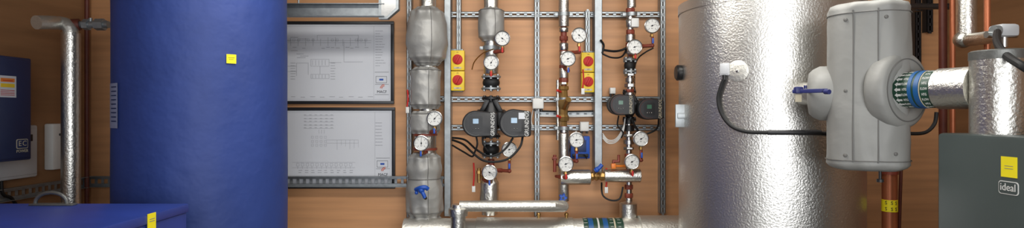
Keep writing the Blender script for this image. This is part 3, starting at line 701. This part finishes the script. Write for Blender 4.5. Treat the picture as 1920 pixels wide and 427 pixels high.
for px in (1010,1062):
    b=B();b.cyl((p(px,0,dh).x,dh,zc_+.09),(p(px,0,dh).x,dh,zc_+.125),.01);b.sph((p(px,0,dh).x,dh,zc_+.125),.014);b.fin('air_vent',BRASS,label='small brass air vent on top of the header',cat='vent')
for px in (800,1000,1230):
    b=B();xx=p(px,0,dh).x;b.box((xx,dh,(zc_-.1)/2),(.041,.041,zc_-.1),0,.002);b.box((xx,dh,.004),(.12,.12,.008));b.fin('support_post',GALV,label='galvanised post supporting the pipe header',cat='post',group='header support posts')
# ---------------- isolators
def iso(px,y0,y1):
    d=3.90;k=d/F;h=(y1-y0)*k;c=p(px,(y0+y1)/2,d)
    t=thing('rotary_isolator',p(px,y1,d),'yellow rotary isolator switch with round red handle','switch','yellow and red rotary isolators')
    B().box(c+Y*.0275,(.092,.055,h-.001),0,.005).fin('enclosure',YEL,t)
    B().lathe(c+Z*.006,-Y,[(0,.034),(.006,.034),(.008,.031)],28).box(c+Z*.006-Y*.012,(.056,.014,.014),0,.004,Matrix.Rotation(-1.1,3,'Y')).fin('handle',RED,t)
    b=B();b.box(c-Z*(h/2-.018)-Y*.001,(.05,.003,.013),0);b.fin('label_plate',SAND,t)
    b=B();b.text('OFF',.010,c-Z*(h/2-.018)-Y*.003,X,Z);b.text('ON',.009,c+Z*(h/2-.014)-Y*.001,X,Z);b.fin('lettering',INKD,t)
for px,y0,y1 in ((858,94,132),(858,133,170),(1103,98,135),(1103,136,173)): iso(px,y0,y1)
for px,y0,y1 in ((858,92,172),(1103,96,175)):
    b=B();k=3.965/F;b.box(p(px,(y0+y1)/2,3.9775),(.075,.045,(y1-y0)*k),0,.002);b.fin('mounting_plate',GALV,label='galvanised mounting plate behind the isolators',cat='bracket')
def jb(px,py,w,h,d=3.93,m=WHITE):
    t=thing('junction_box',p(px,py+h/2,d),'small white plastic junction box on the strut','junction box','white junction boxes')
    k=d/F;c=p(px,py,d);B().box(c+Y*.02,(w*k,.045,h*k),0,.005).fin('box_body',m,t);B().box(c-Y*.005,(w*k*.9,.008,h*k*.9),0,.003).fin('box_lid',m,t)
    for s in (-.3,.3):
        b=B();b.cyl(c+X*w*k*s-Z*h*k*.5+Y*.015,c+X*w*k*s-Z*(h*k*.5+.015)+Y*.015,.008,seg=10);b.fin('cable_gland',DGREY,t)
jb(1009,194,21,20,3.89);jb(1096,237,17,18,3.90);jb(1149,170,11,12,3.93)
t=thing('controller_module',p(1088,298,3.93),'small blue control module with cables on the wall','controller')
c=p(1088,276,3.93);k=3.93/F
B().box(c+Y*.03,(36*k,.06,42*k),0,.005).fin('module_body',BLUEH,t)
B().box(c-Y*.003+Z*.01,(22*k,.006,22*k),0,.002).fin('module_window',BLUED,t)
b=B();b.box(c-Y*.003-Z*.055,(30*k,.02,6*k),0,.002);b.fin('terminal_strip',BLACK,t)
# ---------------- cables
def cable(pts,r=.007,m=RUBBER,d=3.7,lab='black cable looping between the pump and wall',sm=8):
    b=B();b.tube([p(q[0],q[1],q[2] if len(q)>2 else d) for q in pts],r,8,0,sm);b.fin('cable',m,label=lab,cat='cable')
cable([(980,256,3.66),(975,275,3.64),(955,296,3.62),(930,303,3.62),(905,300,3.64),(885,285,3.7),(868,270,3.8),(848,262,3.86)],.0072)
cable([(962,258,3.66),(950,276,3.65),(935,288,3.64),(915,292,3.64),(893,280,3.7),(872,262,3.8),(848,258,3.86)],.0068)
cable([(893,256,3.66),(895,270,3.66),(890,285,3.68),(885,293,3.7),(870,285,3.8),(848,272,3.86)],.006)
cable([(905,256,3.66),(906,270,3.66),(915,283,3.68)],.006)
cable([(925,92),(905,100,3.8),(890,115,3.9),(885,130,3.95)],.004,BRASS,lab='thin copper capillary tube beside the pipe')
cable([(1128,93,3.9),(1150,96,3.85),(1165,94,3.8),(1178,88,3.78)],.008)
cable([(1128,100,3.9),(1148,108,3.88),(1168,104,3.82),(1180,76,3.78)],.006)
cable([(1225,90,3.86),(1210,98,3.85),(1196,110,3.84),(1190,130,3.84),(1190,175,3.84)],.005)
cable([(1185,222,3.72),(1190,235,3.74),(1196,245,3.76),(1188,252,3.76)],.007)
cable([(1160,217,3.72),(1158,235,3.75),(1168,248,3.76),(1165,258,3.78)],.005)
for k in range(3): cable([(1130,250+k*4,3.88),(1140,262+k*3,3.86),(1155,260+k*3,3.82),(1168,240+k*4,3.78),(1172,222,3.76)],.0035,WHITE,lab='thin white cable beside the small pump')
cable([(1235,222,3.74),(1232,240,3.78),(1215,250,3.8),(1195,252,3.8)],.006)
cable([(1128,342,3.86),(1130,365,3.82),(1145,375,3.8),(1162,372,3.8),(1168,350,3.8)],.006)
cable([(1075,297,3.9),(1068,305,3.88),(1066,290,3.86),(1070,275,3.88)],.004)
cable([(1080,246,3.9),(1082,255,3.92)],.006,WHITE,lab='short white cable between boxes')
cable([(1000,205,3.92),(996,225,3.95),(1000,240,3.95)],.004,WHITE,lab='thin white cable beside the strut')
cable([(1100,297,3.92),(1095,290,3.88),(1080,292,3.88),(1078,300,3.9)],.004)
cable([(1126,75,3.86),(1132,85,3.88),(1129,100,3.88)],.007)
for (px,py,r) in ((1057,27,.036),(1184,27,.034),(1057,186,.03),(1057,240,.034),(921,90,.052)):
    b=B();c=p(px,py,3.82);b.lathe(c-Z*.012,Z,[(0,r+.004),(.024,r+.004)],24);b.box(c+Y*(r+.04),(.02,.10,.024),0,0);b.box(c+X*(r+.01),(.03,.012,.022),0,.002);b.box(c-X*(r+.01),(.03,.012,.022),0,.002)
    b.fin('pipe_clamp',GALV,label='galvanised pipe clamp holding a vertical pipe',cat='pipe clamp',group='galvanised pipe clamps')
# ---------------- right side pipes
d=2.85
t=thing('copper_riser',p(1668,427,d),'reddish copper pipe with a yellow identification label','pipe')
a=p(1668,0,d);B().lathe((a.x,d,0),Z,[(0,.034),(1.9,.034)],28).fin('pipe_run',COPPER,t)
c=p(1668,384,d);B().lathe(c-Z*.03,Z,[(0,.0355),(.058,.0355)],28).fin('identification_band',STICK,t)
b=B()
for sx in (-.5,.2,.75):
    for zz in (-.016,.014):
        def fn(x,y,z,sx=sx,zz=zz):
            aa=sx-.5+x/.0355;return Vector((a.x+math.sin(aa)*(.036+z),d-math.cos(aa)*(.036+z),c.z+zz+y))
        b.text('S',.024,(0,0,0),X,Z,0,fn)
b.fin('band_lettering',INKD,t)
b=B();b.cyl(p(1668,326,d),p(1668,318,d),.038);b.fin('pipe_collar',REDOX,t)
b=B();b.tube([p(1690,300,2.9),p(1688,360,2.9),p(1686,427,2.9),(p(1686,427,2.9).x,2.9,0)],.008,8);b.fin('slim_pipe',REDDK,label='slim dark red pipe beside the copper pipe',cat='pipe')
def rp(px,d,r,m,lab,z0=.1,z1=CH):
    x=p(px,0,d).x;b=B();b.lathe((x,d,z0),Z,[(0,r),(z1-z0,r)],24);return b.fin('vertical_pipe',m,label=lab,cat='pipe')
x=p(1812,0,2.7).x
t=thing('insulated_pipe',(x,2.7,p(0,80,2.7).z),'foil-clad pipe dropping from the ceiling and bending to a valve','pipe')
b=B();b.lathe((x,2.7,p(0,66,2.7).z),Z,[(0,.040),(CH-p(0,66,2.7).z,.040)],28);b.fin('vertical_section',FOIL,t)
b=B();b.tube([p(1800,76,2.72),p(1830,73,2.62),p(1875,67,2.4)],.029,22,0,4);b.sph(p(1806,74,2.7),.041);b.fin('horizontal_section',FOIL,t)
rp(1768,3.2,.020,REDDK,'dark red vertical pipe by the side wall',0)
rp(1786,3.1,.013,COPPER,'slim copper vertical pipe by the side wall',0)
rp(1851,2.6,.012,COPPER,'slim copper vertical pipe by the side wall',0)
b=B();b.tube([p(1700,12,3.6),p(1790,12,3.3)],.018,10);b.box(p(1722,14,3.55),(.05,.04,.05),0,.004);b.fin('pipe_rail',DGREY,label='dark grey pipe rail near the ceiling',cat='pipe')
for px in (1722,1744):
    b=B();strut_geo(b,p(px,-140,3.95),p(px,60 if px==1744 else 130,3.95),.041,.05);b.fin('strut_channel',DGREY,label='dark vertical slotted strut beside the silver vessel',cat='strut',group=SG)
b=B();b.tube([p(1756,210,2.9),p(1752,232,2.9),p(1735,248,2.9),p(1705,250,2.9),p(1690,246,2.9)],.009,8,0,6);b.fin('cable',RUBBER,label='dark cable looping behind the grey jacket',cat='cable')
t=thing('motorised_valve',p(1880,75,2.3),'pale grey motorised valve actuator with thick black cable','valve actuator')
c=p(1882,58,2.3);B().box(c,(.075,.07,.05),0,.012).fin('actuator_housing',PALEG,t)
B().cyl(c-Z*.02,c-Z*.065,.014).cyl(c-X*.07-Z*.015,c+X*.05-Z*.015,.013).fin('stem',STEEL,t)
b=B();b.cyl(p(1862,58,2.28),p(1872,58,2.28),.022);b.fin('end_plug',GALV,t)
b=B();b.tube([p(1870,60,2.22),p(1869,76,2.06),p(1876,92,1.92),p(1892,108,1.82),p(1918,124,1.72),p(1960,150,1.70)],.0125,10,0,6);b.fin('cable',RUBBER,t)
# ---------------- camera, light
cam=bpy.data.cameras.new('camera');cam.sensor_width=36;cam.lens=F/1920*36;co=bpy.data.objects.new('camera',cam);sc.collection.objects.link(co)
co.location=(0,0,CZ);co.rotation_euler=(math.pi/2,0,0);sc.camera=co;cam.clip_start=.05
def area(name,loc,rot,sx,sy,pw,col=(1,1,1)):
    l=bpy.data.lights.new(name,'AREA');l.shape='RECTANGLE';l.size=sx;l.size_y=sy;l.energy=pw;l.color=col
    o=bpy.data.objects.new(name,l);sc.collection.objects.link(o);o.location=loc;o.rotation_euler=rot
area('daylight_doorway',(.6,-1.3,1.7),(math.radians(88),0,0),2.2,2.0,74,(.97,.98,1))
area('ceiling_light',(.2,2.3,2.66),(math.radians(12),0,0),3.0,.25,46,(1,.97,.92))
w=bpy.data.worlds.new('world');sc.world=w;w.use_nodes=True
w.node_tree.nodes['Background'].inputs[0].default_value=(.94,.96,1,1);w.node_tree.nodes['Background'].inputs[1].default_value=.74
